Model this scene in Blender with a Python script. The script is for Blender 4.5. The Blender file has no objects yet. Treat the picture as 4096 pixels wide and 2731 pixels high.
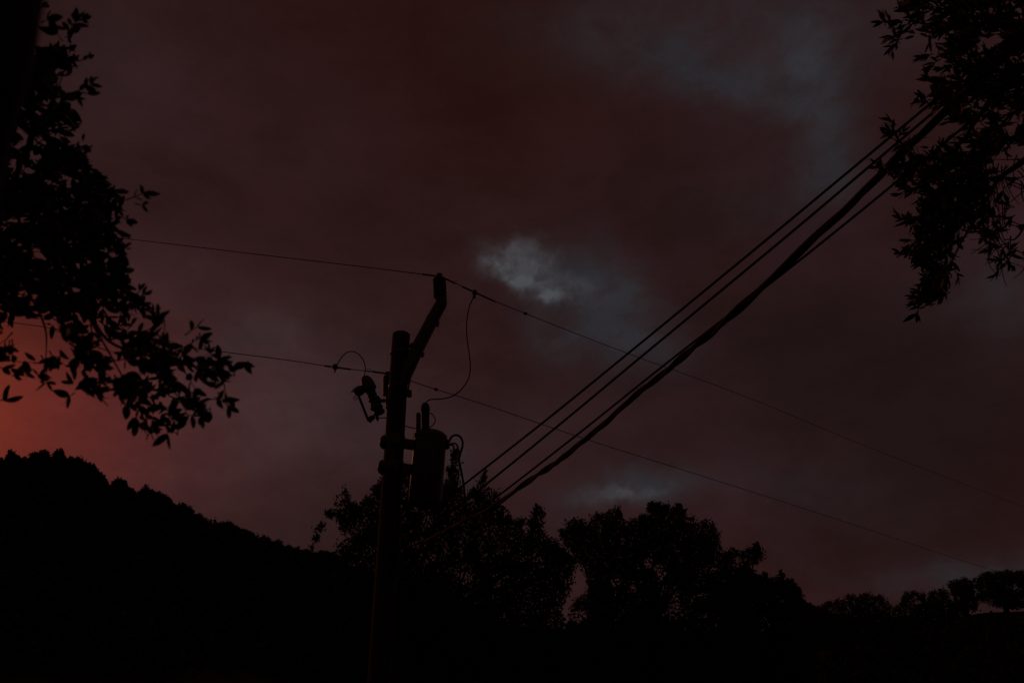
import bpy, math, random
import numpy as np
from mathutils import Vector, Matrix

random.seed(7)
rng = np.random.default_rng(7)
SC = bpy.context.scene
COL = SC.collection

# ------------------------------------------------------------------ camera
CAM = np.array([0.0, 0.0, 1.6])
PITCH = math.radians(25.5)
F = 3186.0                                    # focal length in photo pixels (28 mm on 36 mm)
CU, CV = 2048.0, 1365.5
FWD = np.array([0, math.cos(PITCH), math.sin(PITCH)])
UP = np.array([0, -math.sin(PITCH), math.cos(PITCH)])
RT = np.array([1.0, 0, 0])

cam_d = bpy.data.cameras.new('camera')
cam = bpy.data.objects.new('camera', cam_d)
COL.objects.link(cam)
cam.location = CAM
cam.rotation_euler = (math.pi / 2 + PITCH, 0, 0)
cam_d.sensor_width = 36
cam_d.lens = 28.0
cam_d.clip_start = 0.05
cam_d.clip_end = 5000
cam_d.dof.use_dof = True
cam_d.dof.focus_distance = 14.5
cam_d.dof.aperture_fstop = 3.2
SC.camera = cam

SC.view_settings.view_transform = 'Standard'
SC.view_settings.look = 'None'
SC.view_settings.exposure = 0
SC.view_settings.gamma = 1
SC.view_settings.use_curve_mapping = False


def ray(u, v):
    return FWD + (u - CU) / F * RT + (CV - v) / F * UP


def W(u, v, t):                               # point seen at (u, v), t metres along the view axis
    return CAM + t * ray(u, v)


def WY(u, v, Y):                              # point seen at (u, v) at ground distance Y
    d = ray(u, v)
    return CAM + Y / d[1] * d


def WP(u, v, A, B):                           # point seen at (u, v) in the vertical plane over A-B
    d = ray(u, v)
    n = np.array([-(B[1] - A[1]), B[0] - A[0], 0.0])
    return CAM + ((A - CAM) @ n) / (d @ n) * d


def mpp(p):                                   # metres per photo pixel at a point
    return float((np.asarray(p) - CAM) @ FWD) / F


# ------------------------------------------------------------------ sky
SUN_AZ, SUN_EL = math.radians(-44), math.radians(17)      # left of the view, just over the ridge
world = bpy.data.worlds.new('World')
SC.world = world
world.use_nodes = True
nt = world.node_tree
nt.nodes.clear()
N, L = nt.nodes, nt.links


def mth(op, a, b=None, clamp=False):
    n = N.new('ShaderNodeMath'); n.operation = op; n.use_clamp = clamp
    for i, x in enumerate((a, b)):
        if x is None: continue
        if isinstance(x, (int, float)): n.inputs[i].default_value = x
        else: L.new(x, n.inputs[i])
    return n.outputs[0]


def vdot(a, vec):
    n = N.new('ShaderNodeVectorMath'); n.operation = 'DOT_PRODUCT'
    L.new(a, n.inputs[0]); n.inputs[1].default_value = tuple(vec)
    return n.outputs['Value']


def mixc(fac, a, b, mode='MIX'):
    n = N.new('ShaderNodeMix'); n.data_type = 'RGBA'; n.blend_type = mode
    if isinstance(fac, (int, float)): n.inputs[0].default_value = fac
    else: L.new(fac, n.inputs[0])
    for i, x in ((6, a), (7, b)):
        if isinstance(x, tuple): n.inputs[i].default_value = (*x, 1)
        else: L.new(x, n.inputs[i])
    return n.outputs[2]


def noise(vec, scale, detail=5, rough=.55, offs=(0, 0, 0), stretch=(1, 1, 1)):
    m = N.new('ShaderNodeMapping'); L.new(vec, m.inputs['Vector'])
    m.inputs['Location'].default_value = offs; m.inputs['Scale'].default_value = stretch
    n = N.new('ShaderNodeTexNoise'); L.new(m.outputs[0], n.inputs['Vector'])
    n.inputs['Scale'].default_value = scale; n.inputs['Detail'].default_value = detail
    n.inputs['Roughness'].default_value = rough
    return n


def remap(x, a, b, c=0., d=1., smooth=True):
    n = N.new('ShaderNodeMapRange'); n.interpolation_type = 'SMOOTHSTEP' if smooth else 'LINEAR'
    L.new(x, n.inputs[0])
    for i, q in enumerate((a, b, c, d)): n.inputs[i + 1].default_value = q
    return n.outputs[0]


tc = N.new('ShaderNodeTexCoord')
D0 = tc.outputs['Generated']


def warp(amount, scale, detail, offs):
    nz = noise(D0, scale, detail, .6, offs)
    s = N.new('ShaderNodeVectorMath'); s.operation = 'SUBTRACT'
    L.new(nz.outputs['Color'], s.inputs[0]); s.inputs[1].default_value = (.5, .5, .5)
    k = N.new('ShaderNodeVectorMath'); k.operation = 'SCALE'
    L.new(s.outputs[0], k.inputs[0]); k.inputs['Scale'].default_value = amount
    a = N.new('ShaderNodeVectorMath'); a.operation = 'ADD'
    L.new(D0, a.inputs[0]); L.new(k.outputs[0], a.inputs[1])
    return a.outputs[0]


DW = warp(.16, 4.0, 6, (3, 1, 7))              # soft cloud edges
DS = warp(.075, 11.0, 7, (1, 5, 2))            # torn, finer edges
DF = warp(.042, 30.0, 8, (4, 2, 1))


def blob(u, v, su, sv, rot=0., vec=None, amp=1.0, power=1.0):
    """A cloud bank in the direction seen at (u, v); su, sv its half sizes in photo pixels, rot in degrees."""
    vec = vec or DW
    d = ray(u, v); d = d / np.linalg.norm(d)
    e1 = RT - (RT @ d) * d; e1 /= np.linalg.norm(e1)
    e2 = np.cross(e1, d)
    r = math.radians(rot)
    a = (math.cos(r) * e1 - math.sin(r) * -e2) if False else math.cos(r) * e1 + math.sin(r) * e2
    b = -math.sin(r) * e1 + math.cos(r) * e2
    k = F * np.linalg.norm(ray(u, v))
    x = mth('MULTIPLY', vdot(vec, a), k / su)
    y = mth('MULTIPLY', vdot(vec, b), k / sv)
    r2 = mth('ADD', mth('MULTIPLY', x, x), mth('MULTIPLY', y, y))
    if power != 1: r2 = mth('POWER', r2, power)
    back = mth('MULTIPLY', mth('MAXIMUM', mth('MULTIPLY', vdot(D0, d), -1), 0.), 60.)
    g = mth('EXPONENT', mth('MULTIPLY', mth('ADD', r2, back), -1.))
    return mth('MULTIPLY', g, amp)


def total(lst):
    s = lst[0]
    for x in lst[1:]: s = mth('ADD', s, x)
    return s


# overcast after sunset: smoke-brown and maroon banks ...
nbig = noise(D0, 2.2, 4, .5, (.3, 2, .7), (1, 1, 1.6)).outputs[0]
nmid = noise(DW, 6.0, 6, .6, (5, 1, 2), (1, 1, 1.8)).outputs[0]
nfin = noise(DS, 15.0, 7, .62, (2, 2, 5), (1, 1, 1.5)).outputs[0]
nwsp = noise(DF, 22.0, 5, .5, (1, 3, 2), (1, 1, 1.3)).outputs[0]
MAROON, PLUM, UMBER = (.0215, .0075, .0075), (.0275, .0109, .0122), (.0186, .0055, .0042)
base = mixc(remap(nbig, .36, .64), MAROON, PLUM)
base = mixc(remap(nmid, .44, .68, 0., .45), base, UMBER)
umber = total([blob(1850, 40, 520, 340), blob(2000, 520, 420, 330, amp=.6), blob(1350, 850, 380, 260, amp=.45), blob(1500, 1150, 260, 200, amp=.3)])
base = mixc(mth('MINIMUM', umber, .9), base, UMBER)
dark_r = total([blob(3200, 1420, 520, 380), blob(3800, 1650, 520, 420, amp=1.), blob(2800, 800, 300, 240, amp=.8), blob(2900, 1750, 400, 200, amp=.4), blob(3500, 2150, 500, 220, amp=.5)])
base = mixc(mth('MINIMUM', mth('MULTIPLY', dark_r, .8), .9), base, (.0140, .0066, .0066))
# ... lighter mauve ones low on the left ...
mauve = total([blob(1050, 1750, 480, 430), blob(640, 1130, 240, 170, amp=.5), blob(980, 1420, 280, 130, 20, amp=.9),
               blob(420, 260, 260, 380, amp=.3), blob(2050, 1750, 600, 200, amp=.35), blob(300, 1750, 500, 300, amp=.4)])
base = mixc(mth('MINIMUM', mth('MULTIPLY', mauve, remap(nmid, .3, .7, .5, 1.05)), 1.), base, (.0400, .0222, .0238))
# ... and blue-grey sky through thinner cloud
grey = total([blob(2950, 60, 760, 260, amp=.5), blob(3270, 400, 150, 330, 12, amp=.75), blob(3180, 720, 220, 150, amp=.5),
              blob(2640, 220, 380, 130, -15, amp=.4), blob(3000, 300, 330, 110, -14, amp=.5),
              blob(2390, 1190, 260, 170, -35, amp=.85), blob(2420, 1340, 170, 190, -10, amp=.8), blob(2640, 1350, 180, 150, -30, amp=.4),
              blob(2520, 1985, 240, 66, 3, amp=1.0), blob(3960, 2255, 360, 66, 10, amp=.7), blob(4020, 1180, 220, 180, amp=.5),
              blob(1840, 1850, 60, 110, amp=.55), blob(3150, 1980, 460, 110, amp=.22), blob(950, 1395, 130, 60, 15, amp=.5)])
grey = mth('MINIMUM', mth('MULTIPLY', grey, remap(nfin, .28, .68, .4, 1.15)), 1.)
base = mixc(grey, base, (.0243, .0225, .0264))
lit = total([blob(3290, 330, 110, 160, 8, amp=.10), blob(2016, 1092, 96, 27, -46, DF, 1.05), blob(1974, 1038, 44, 26, -20, DF, .45), blob(2150, 1062, 66, 38, 20, DF, .9),
             blob(2096, 1124, 54, 26, -15, DF, .75), blob(2218, 1188, 72, 25, -8, DF, .95), blob(2100, 1010, 120, 42, 8, DF, .36),
             blob(2160, 1130, 80, 50, -25, DF, .36), blob(2300, 1140, 95, 44, -20, DF, .30), blob(2040, 1060, 120, 70, -20, DF, .3), blob(2480, 1975, 130, 34, 4, DF, .46), blob(2570, 1962, 100, 22, 8, DF, .3)])
lit = mth('MULTIPLY', lit, remap(nfin, .3, .7, .55, 1.2))
lit = mth('MULTIPLY', lit, remap(nwsp, .36, .60, .38, 1.22))
base = mixc(mth('MINIMUM', lit, 1.), base, (.0670, .0705, .0780))
# the afterglow over the left ridge
red = total([blob(-150, 1720, 800, 500, vec=D0, amp=.74), blob(200, 1780, 420, 260, vec=DW, amp=.12)])
base = mixc(1.0, base, mixc(mth('MINIMUM', red, 1.), (0, 0, 0), (.096, .0050, .0)), 'ADD')
core = blob(-1750, 1640, 820, 620, vec=D0)
base = mixc(1.0, base, mixc(core, (0, 0, 0), (1.35, .185, .012)), 'ADD')
# thin torn scud over everything
nscud = noise(DS, 9.0, 8, .68, (7, 3, 1), (1, 1, 2.2)).outputs[0]
base = mixc(1.0, base, remap(nscud, .30, .70, .89, 1.11), 'MULTIPLY')
# darker towards the ground
sep = N.new('ShaderNodeSeparateXYZ'); L.new(D0, sep.inputs[0])
base = mixc(remap(sep.outputs['Z'], -.12, .02), (.006, .003, .003), base)

sky = N.new('ShaderNodeTexSky')
sky.sky_type = 'NISHITA'
sky.sun_disc = False
sky.sun_elevation = math.radians(-3)
sky.sun_rotation = SUN_AZ
bg1 = N.new('ShaderNodeBackground'); L.new(sky.outputs[0], bg1.inputs[0]); bg1.inputs[1].default_value = .004
bg2 = N.new('ShaderNodeBackground'); L.new(base, bg2.inputs[0]); bg2.inputs[1].default_value = 1.0
add = N.new('ShaderNodeAddShader'); L.new(bg1.outputs[0], add.inputs[0]); L.new(bg2.outputs[0], add.inputs[1])
wo = N.new('ShaderNodeOutputWorld'); L.new(add.outputs[0], wo.inputs[0])
world.cycles.sampling_method = 'MANUAL'
world.cycles.sample_map_resolution = 512

sun_d = bpy.data.lights.new('sun', 'SUN')
sun_d.energy = .06
sun_d.angle = math.radians(14)
sun_d.color = (1, .33, .10)
sun = bpy.data.objects.new('sun', sun_d)
COL.objects.link(sun)
sdir = Vector((math.sin(SUN_AZ) * math.cos(SUN_EL), math.cos(SUN_AZ) * math.cos(SUN_EL), math.sin(SUN_EL)))
sun.rotation_euler = (-sdir).to_track_quat('-Z', 'Y').to_euler()
sun.location = (-20, 10, 20)


# ------------------------------------------------------------------ materials
def material(name, c1, c2, scale=8., rough=.7, metal=0., bump=.2, stretch=(1, 1, 1), spec=.5, detail=5):
    m = bpy.data.materials.new(name); m.use_nodes = True
    t = m.node_tree; b = t.nodes['Principled BSDF']
    tcn = t.nodes.new('ShaderNodeTexCoord'); mp = t.nodes.new('ShaderNodeMapping')
    mp.inputs['Scale'].default_value = stretch
    t.links.new(tcn.outputs['Object'], mp.inputs[0])
    nz = t.nodes.new('ShaderNodeTexNoise'); nz.inputs['Scale'].default_value = scale; nz.inputs['Detail'].default_value = detail
    t.links.new(mp.outputs[0], nz.inputs['Vector'])
    cr = t.nodes.new('ShaderNodeValToRGB')
    cr.color_ramp.elements[0].position = .3; cr.color_ramp.elements[1].position = .7
    cr.color_ramp.elements[0].color = (*c1, 1); cr.color_ramp.elements[1].color = (*c2, 1)
    t.links.new(nz.outputs[0], cr.inputs[0]); t.links.new(cr.outputs[0], b.inputs['Base Color'])
    b.inputs['Roughness'].default_value = rough; b.inputs['Metallic'].default_value = metal
    b.inputs['Specular IOR Level'].default_value = spec
    if bump:
        bp = t.nodes.new('ShaderNodeBump'); bp.inputs['Strength'].default_value = bump; bp.inputs['Distance'].default_value = .01
        t.links.new(nz.outputs[0], bp.inputs['Height']); t.links.new(bp.outputs[0], b.inputs['Normal'])
    return m


M = dict(
    wood=material('weathered_wood', (.026, .018, .014), (.060, .042, .031), 6, .8, 0, .5, (9, 9, .6)),
    arm=material('fibreglass_grey', (.03, .025, .022), (.055, .048, .042), 14, .34, 0, .05),
    porcelain=material('brown_porcelain', (.035, .02, .016), (.055, .034, .027), 20, .3, 0, .0),
    steel=material('galvanised_steel', (.06, .058, .055), (.11, .105, .10), 30, .42, .3, .05),
    paint=material('grey_tank_paint', (.045, .046, .048), (.07, .07, .07), 4, .24, 0, .02),
    rubber=material('black_cable_sheath', (.015, .015, .015), (.03, .03, .03), 20, .6, 0, .05, spec=.3),
    wire=material('aluminium_wire', (.05, .05, .05), (.09, .09, .09), 30, .5, .4, .0),
    bark=material('oak_bark', (.05, .04, .03), (.12, .095, .075), 9, .9, 0, .8, (1, 1, .4)),
    oak=material('oak_leaf', (.035, .05, .02), (.06, .085, .035), 12, .55, 0, .0),
    bay=material('bay_leaf', (.035, .055, .022), (.065, .09, .04), 12, .5, 0, .0),
    far=material('far_foliage', (.03, .042, .018), (.065, .08, .035), .8, .8, 0, .0, spec=.2),
    earth=material('dry_grass_earth', (.035, .027, .018), (.085, .06, .04), .15, .95, 0, .2, spec=.1, detail=8),
    scrub=material('chaparral', (.03, .04, .02), (.06, .07, .035), .5, .9, 0, .0, spec=.1),
)


# ------------------------------------------------------------------ objects
def thing(name, label, cat, loc=(0, 0, 0), group=None):
    o = bpy.data.objects.new(name, None); COL.objects.link(o)
    o.location = tuple(loc); o.empty_display_size = .2
    o['label'] = label; o['category'] = cat
    if group: o['group'] = group
    return o


def origin(o):
    p = np.zeros(3)
    while o is not None:
        p = p + np.array(o.location); o = o.parent
    return p


class MB:
    def __init__(s):
        s.v, s.f, s.n = [], [], 0

    def add(s, verts, faces):
        s.v.append(np.asarray(verts, float)); s.f += [tuple(i + s.n for i in f) for f in faces]; s.n += len(verts)
        return s

    def tube(s, pts, rad, n=8, cap=True):
        pts = np.asarray(pts, float); k = len(pts)
        rad = np.full(k, rad) if np.isscalar(rad) else np.interp(np.linspace(0, 1, k), np.linspace(0, 1, len(rad)), rad)
        tan = np.gradient(pts, axis=0); tan /= np.linalg.norm(tan, axis=1)[:, None] + 1e-12
        a = np.array([0, 0, 1.]) if abs(tan[0][2]) < .9 else np.array([1., 0, 0])
        ang = np.linspace(0, 2 * math.pi, n, endpoint=False)
        vs = []
        x = np.cross(tan[0], a); x /= np.linalg.norm(x)
        for i in range(k):
            x = x - (x @ tan[i]) * tan[i]; x /= np.linalg.norm(x) + 1e-12
            y = np.cross(tan[i], x)
            vs.append(pts[i] + rad[i] * (np.cos(ang)[:, None] * x + np.sin(ang)[:, None] * y))
        fs = [(i * n + j, i * n + (j + 1) % n, (i + 1) * n + (j + 1) % n, (i + 1) * n + j) for i in range(k - 1) for j in range(n)]
        if cap: fs += [tuple(range(n))[::-1], tuple((k - 1) * n + j for j in range(n))]
        return s.add(np.concatenate(vs), fs)

    def lathe(s, p0, p1, prof, n=20):
        """prof: (fraction along p0-p1, radius)"""
        p0, p1 = np.asarray(p0, float), np.asarray(p1, float)
        ax = p1 - p0; t = ax / np.linalg.norm(ax)
        a = np.array([0, 1., 0]) if abs(t[1]) < .9 else np.array([1., 0, 0])
        x = np.cross(t, a); x /= np.linalg.norm(x); y = np.cross(t, x)
        ang = np.linspace(0, 2 * math.pi, n, endpoint=False)
        vs = [p0 + ax * q + r * (np.cos(ang)[:, None] * x + np.sin(ang)[:, None] * y) for q, r in prof]
        k = len(prof)
        fs = [(i * n + j, i * n + (j + 1) % n, (i + 1) * n + (j + 1) % n, (i + 1) * n + j) for i in range(k - 1) for j in range(n)]
        fs += [tuple(range(n))[::-1], tuple((k - 1) * n + j for j in range(n))]
        return s.add(np.concatenate(vs), fs)

    def box(s, c, ax, half):
        ax = [np.asarray(a, float) for a in ax]
        vs = [np.asarray(c) + i * half[0] * ax[0] + j * half[1] * ax[1] + k * half[2] * ax[2] for i in (-1, 1) for j in (-1, 1) for k in (-1, 1)]
        return s.add(vs, [(0, 1, 3, 2), (4, 6, 7, 5), (0, 4, 5, 1), (2, 3, 7, 6), (0, 2, 6, 4), (1, 5, 7, 3)])

    def build(s, name, m, parent=None, smooth=True, bevel=0):
        me = bpy.data.meshes.new(name)
        v = np.concatenate(s.v) - (origin(parent) if parent else 0)
        me.from_pydata(v.tolist(), [], s.f); me.materials.append(m)
        if smooth:
            me.polygons.foreach_set('use_smooth', [True] * len(me.polygons))
            try: me.set_sharp_from_angle(angle=math.radians(42))
            except Exception: pass
        o = bpy.data.objects.new(name, me); COL.objects.link(o)
        if parent: o.parent = parent
        if bevel:
            b = o.modifiers.new('bevel', 'BEVEL'); b.width = bevel; b.segments = 2
        return o


def quads(name, V, m, parent=None, kind=None):
    """V: (n,4,3) array of leaf quads, one mesh"""
    V = np.asarray(V, np.float32) - (origin(parent) if parent else np.zeros(3)).astype(np.float32)
    n = len(V); me = bpy.data.meshes.new(name)
    me.vertices.add(n * 4); me.vertices.foreach_set('co', V.reshape(-1))
    me.loops.add(n * 4); me.loops.foreach_set('vertex_index', np.arange(n * 4, dtype=np.int32))
    me.polygons.add(n); me.polygons.foreach_set('loop_start', np.arange(0, n * 4, 4, dtype=np.int32))
    me.update(calc_edges=True); me.materials.append(m)
    o = bpy.data.objects.new(name, me); COL.objects.link(o)
    if parent: o.parent = parent
    if kind: o['kind'] = kind
    return o


def smooth_path(pts, k=8):
    """Catmull-Rom through pts"""
    P = np.asarray(pts, float); P = np.vstack([2 * P[0] - P[1], P, 2 * P[-1] - P[-2]])
    out = []
    for i in range(1, len(P) - 2):
        for t in np.linspace(0, 1, k, endpoint=False):
            a, b, c, d = P[i - 1:i + 3]
            out.append(.5 * (2 * b + (c - a) * t + (2 * a - 5 * b + 4 * c - d) * t * t + (3 * b - a - 3 * c + d) * t ** 3))
    out.append(P[-2]); return np.array(out)


def inside(poly, q):
    poly = np.asarray(poly, float); q = np.atleast_2d(q); x, y = q[:, 0], q[:, 1]
    c = np.zeros(len(q), bool); j = len(poly) - 1
    for i in range(len(poly)):
        xi, yi = poly[i]; xj, yj = poly[j]
        if yi != yj:
            c ^= ((yi > y) != (yj > y)) & (x < (xj - xi) * (y - yi) / (yj - yi) + xi)
        j = i
    return c


def sample_poly(poly, n, holes=()):
    poly = np.asarray(poly, float); lo, hi = poly.min(0), poly.max(0); out = []; k = 0
    while k < n:
        q = rng.uniform(lo, hi, (n * 3 + 50, 2)); ok = inside(poly, q)
        for h in holes: ok &= ~inside(h, q)
        q = q[ok]; out.append(q); k += len(q)
    return np.concatenate(out)[:n]


def unit(a):
    return a / (np.linalg.norm(a, axis=-1, keepdims=True) + 1e-12)


# ------------------------------------------------------------------ ground and hills
def sheet(name, P, m):
    """P: (a,b,3) grid"""
    a, b, _ = P.shape; mb = MB()
    mb.add(P.reshape(-1, 3), [(i * b + j, i * b + j + 1, (i + 1) * b + j + 1, (i + 1) * b + j) for i in range(a - 1) for j in range(b - 1)])
    o = mb.build(name, m); o['kind'] = 'structure'; return o


gx, gy = np.meshgrid(np.concatenate([[-1500, -400], np.linspace(-120, 120, 40), [400, 1500]]), np.concatenate([[-1500, -300], np.linspace(-60, 160, 40), [500, 2500]]), indexing='ij')
gz = .12 * np.sin(gx * .21 + 1) * np.cos(gy * .17) - .05
ground = sheet('ground', np.stack([gx, gy, gz], -1), M['earth'])


def hill(name, ridge, front, m, back=1.9):
    """ridge: (u, v, Y) as seen; the slope runs from flat ground at distance front up to the ridge and down behind"""
    R = np.array([WY(*r) for r in ridge]); R = smooth_path(R, 9)
    rows = []
    for p in R:
        d = math.hypot(p[0], p[1]); e = p[:2] / d; fr = front * d / p[1] if p[1] > 5 else front
        fr = min(fr, d * .7); row = []
        for s in np.linspace(0, 1, 22):
            r = fr + (d - fr) * s; z = -.4 + (p[2] + .4) * s ** 1.12
            z += .35 * math.sin(r * .35 + p[0] * .3) * s * (1 - s) * 2
            row.append([e[0] * r, e[1] * r, z])
        for s in np.linspace(0, 1, 8)[1:]:
            r = d * (1 + (back - 1) * s); row.append([e[0] * r, e[1] * r, -.4 + (p[2] + .4) * (1 - s ** 1.4)])
        rows.append(row)
    return sheet(name, np.array(rows), m), np.array(rows)


RIDGE_L = [(-2600, 1850, 45), (-1500, 1900, 50), (-700, 1900, 56), (0, 1915, 62), (250, 1925, 68), (430, 1985, 74), (600, 2025, 80), (780, 2085, 88), (930, 2128, 96), (1060, 2180, 104), (1200, 2218, 112), (1330, 2245, 120), (1600, 2330, 130), (2000, 2450, 145)]
RIDGE_R = [(1100, 2440, 150), (1800, 2490, 130), (2600, 2525, 110), (3217, 2520, 92), (3494, 2512, 84), (3735, 2489, 79), (3850, 2465, 77), (3917, 2452, 76), (3989, 2447, 75), (4096, 2443, 74), (4600, 2425, 68), (5600, 2400, 55)]
hl, GL = hill('hill', RIDGE_L, 34, M['earth'])
hl['label'] = 'steep dark wooded hill on the left, black against the red afterglow'
hr, GR = hill('hill', RIDGE_R, 44, M['earth'])
hr['label'] = 'low dark hill on the right with a thin reddish crest under the oaks'


# unseen hill added behind the viewer to keep light off pole and transformer
rows = []
for az in np.linspace(math.radians(75), math.radians(285), 40):
    row = []
    for q in np.linspace(0, 1, 12):
        r = 26 + 70 * q; row.append([math.sin(az) * r, math.cos(az) * r, -.4 + (34 + 5 * math.sin(az * 5)) * q ** 1.1])
    for q in (1.3, 1.8, 2.6): row.append([math.sin(az) * 96 * q, math.cos(az) * 96 * q, 34 * (2.6 - q) / 1.6 - .4])
    rows.append(row)
shade_hill = sheet('hill', np.array(rows), M['earth'])


def scrub(name, G, n, label, umin, lo=.15, hi=.93):
    a, b, _ = G.shape; i = rng.integers(0, a - 1, n); s = rng.uniform(lo, hi, n) ** .8 * 21
    j = np.clip(s.astype(int), 0, 20); fr = (s - j)[:, None]
    P = G[i, j] * (1 - fr) + G[i, j + 1] * fr; P = P + (G[i + 1, j] - G[i, j]) * rng.uniform(0, 1, (n, 1))
    K = 26; size = rng.uniform(.5, 1.15, n)
    C = P[:, None, :] + rng.normal(0, 1, (n, K, 3)) * (size[:, None, None] * np.array([.75, .75, .45])) + np.array([0, 0, .5]) * size[:, None, None]
    C = C.reshape(-1, 3); d = unit(rng.normal(0, 1, C.shape)); e = unit(np.cross(d, rng.normal(0, 1, C.shape)))
    l = rng.uniform(.16, .34, (len(C), 1))
    V = np.stack([C - d * l, C + e * l * .5, C + d * l, C - e * l * .5], 1)
    o = quads(name, V, M['scrub'], None, 'stuff'); o['label'] = label; o['category'] = 'scrub'; return o


scrub('hillside_scrub', GL, 2600, 'dense dark scrub covering the face of the left hill', 0)
scrub('hillside_scrub', GR, 1500, 'patchy dark scrub low on the face of the right hill', 0, .1, .8)


# ------------------------------------------------------------------ mid-distance trees
def crown_quads(poly, Y, thick, n_clump, per, clump_px, leaf_px, holes=(), up=.35, aspect=.42):
    C2 = sample_poly(poly, n_clump, holes)
    q = C2[:, None, :] + rng.normal(0, 1, (n_clump, per, 2)) * clump_px * rng.uniform(.5, 1.2, (n_clump, 1, 1))
    dy = rng.uniform(-1, 1, (n_clump, 1)) * thick * .9 + rng.normal(0, 1, (n_clump, per)) * thick * .12
    q = q.reshape(-1, 2); dy = dy.reshape(-1)
    cc = np.repeat(C2, per, axis=0); nudge = q + unit(cc - q) * leaf_px * rng.uniform(.1, 1.5, (len(q), 1))
    ok = inside(poly, q) | inside(poly, nudge)
    for h in holes: ok &= (~inside(h, q)) | (rng.uniform(0, 1, len(q)) < .5)
    q, dy = q[ok], dy[ok]
    d = np.stack([(q[:, 0] - CU) / F, np.zeros(len(q)), (CV - q[:, 1]) / F], 1)
    dr = FWD + d[:, :1] * RT + d[:, 2:] * UP
    P = CAM + ((Y + dy) / dr[:, 1])[:, None] * dr
    l = (leaf_px * rng.uniform(.6, 1.25, len(q)) * ((Y + dy) / dr[:, 1]) / F)[:, None] * .5
    di = unit(rng.normal(0, 1, P.shape) + np.array([0, 0, up * 2])); e = unit(np.cross(di, rng.normal(0, 1, P.shape)))
    return np.stack([P - di * l, P + e * l * aspect * 1.1, P + di * l, P - e * l * aspect * 1.1], 1)


def shoots(poly, n, lo, hi, vmax):
    """thin leafy shoots standing out of the crown's upper outline"""
    P = np.array(poly, float); out = []; c = np.array([P[:, 0].mean(), vmax])
    up_ = [k for k in range(len(P) - 1) if P[k, 1] < vmax and P[k + 1, 1] < vmax]
    for k in rng.choice(up_, n):
        f = random.random(); p = P[k] * (1 - f) + P[k + 1] * f; d = p - c; d = d / np.linalg.norm(d) * .5 + np.array([random.gauss(0, .35), -.7]); d /= np.linalg.norm(d)
        h = random.uniform(lo, hi); w = h * random.uniform(.09, .15); e = np.array([-d[1], d[0]]); p = p - d * h * .3
        out.append([tuple(p - e * w), tuple(p + d * h * .6 - e * w * .8), tuple(p + d * h), tuple(p + d * h * .6 + e * w * .8), tuple(p + e * w)])
    return out


def tree(name, label, cat, poly, base_uv, Y, thick, n_clump, per, clump_px, leaf_px, trunk_r, limbs=6, holes=(), group=None, ground_z=None, sprigs=(), spread=.55):
    poly = np.asarray(poly, float)
    top = poly[poly[:, 1].argmin()]
    bp = WY(base_uv[0], base_uv[1], Y)
    if ground_z is not None: bp[2] = ground_z
    t = thing(name, label, cat, bp, group)
    cx = poly[:, 0].mean(); lo, hi = poly.min(0), poly.max(0)
    mb = MB(); fork = WY(.6 * base_uv[0] + .4 * cx, lo[1] + .68 * (min(hi[1], 2731) - lo[1]), Y)
    fork[2] = max(fork[2], bp[2] + 1.0)
    mid = (bp + fork) / 2 + np.array([trunk_r * .8, 0, 0])
    mb.tube(smooth_path([bp - np.array([0, 0, .3]), bp + np.array([0, 0, .2]), mid, fork], 5), [trunk_r * 1.5, trunk_r, trunk_r * .8], 9)
    tips = sample_poly(poly, limbs, holes)
    for k, (u, v) in enumerate(tips):
        e = WY(u, lo[1] + (v - lo[1]) * .9 + .05 * (hi[1] - lo[1]), Y + rng.uniform(-.7, .7) * thick)
        m = fork * .5 + e * .5 + rng.normal(0, .12, 3) * np.linalg.norm(e - fork) * spread
        mb.tube(smooth_path([fork, m, e], 5), [trunk_r * .36, trunk_r * .2, trunk_r * .05], 6)
    mb.build('trunk', M['bark'], t)
    V = crown_quads(poly, Y, thick, n_clump, per, clump_px, leaf_px, holes)
    for s in sprigs:
        V = np.concatenate([V, crown_quads(s, Y, thick * .2, 7, per, clump_px * .5, leaf_px)])
    c = quads('crown', V, M['far'], t)
    return t


TREE_A = [(1262, 2731), (1300, 2560), (1320, 2380), (1348, 2234), (1346, 2197), (1364, 2160), (1404, 2154), (1428, 2144), (1375, 2123), (1359, 2096), (1340, 2043), (1336, 1978), (1345, 1980), (1354, 2006), (1370, 1995), (1381, 1951), (1390, 1965), (1396, 2011), (1412, 2030), (1444, 2022), (1454, 1995), (1476, 1985), (1507, 1942), (1520, 1925), (1560, 1900), (1600, 1888), (1640, 1885), (1700, 1905), (1764, 1937), (1785, 1925), (1798, 1908), (1803, 1870), (1807, 1837), (1822, 1812), (1832, 1850), (1829, 1945), (1856, 1980), (1862, 2004), (1876, 1962), (1888, 1978), (1904, 1956), (1929, 1914), (1942, 1937), (1938, 1978), (1945, 1990), (1955, 1962), (1968, 1978), (1992, 1962), (1997, 1991), (1987, 2007), (1999, 2023), (1985, 2036), (2008, 2052), (1990, 2064), (1993, 2096), (2006, 2090), (2035, 2074), (2050, 2087), (2070, 2069), (2089, 2056), (2083, 2077), (2086, 2115), (2095, 2140), (2114, 2135), (2121, 2112), (2114, 2096), (2125, 2064), (2144, 2016), (2156, 2030), (2172, 2034), (2174, 2074), (2164, 2119), (2178, 2144), (2191, 2160), (2237, 2174), (2215, 2192), (2255, 2209), (2270, 2217), (2301, 2244), (2294, 2266), (2288, 2324), (2278, 2356), (2262, 2393), (2236, 2430), (2242, 2462), (2300, 2500), (2340, 2731)]
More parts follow.
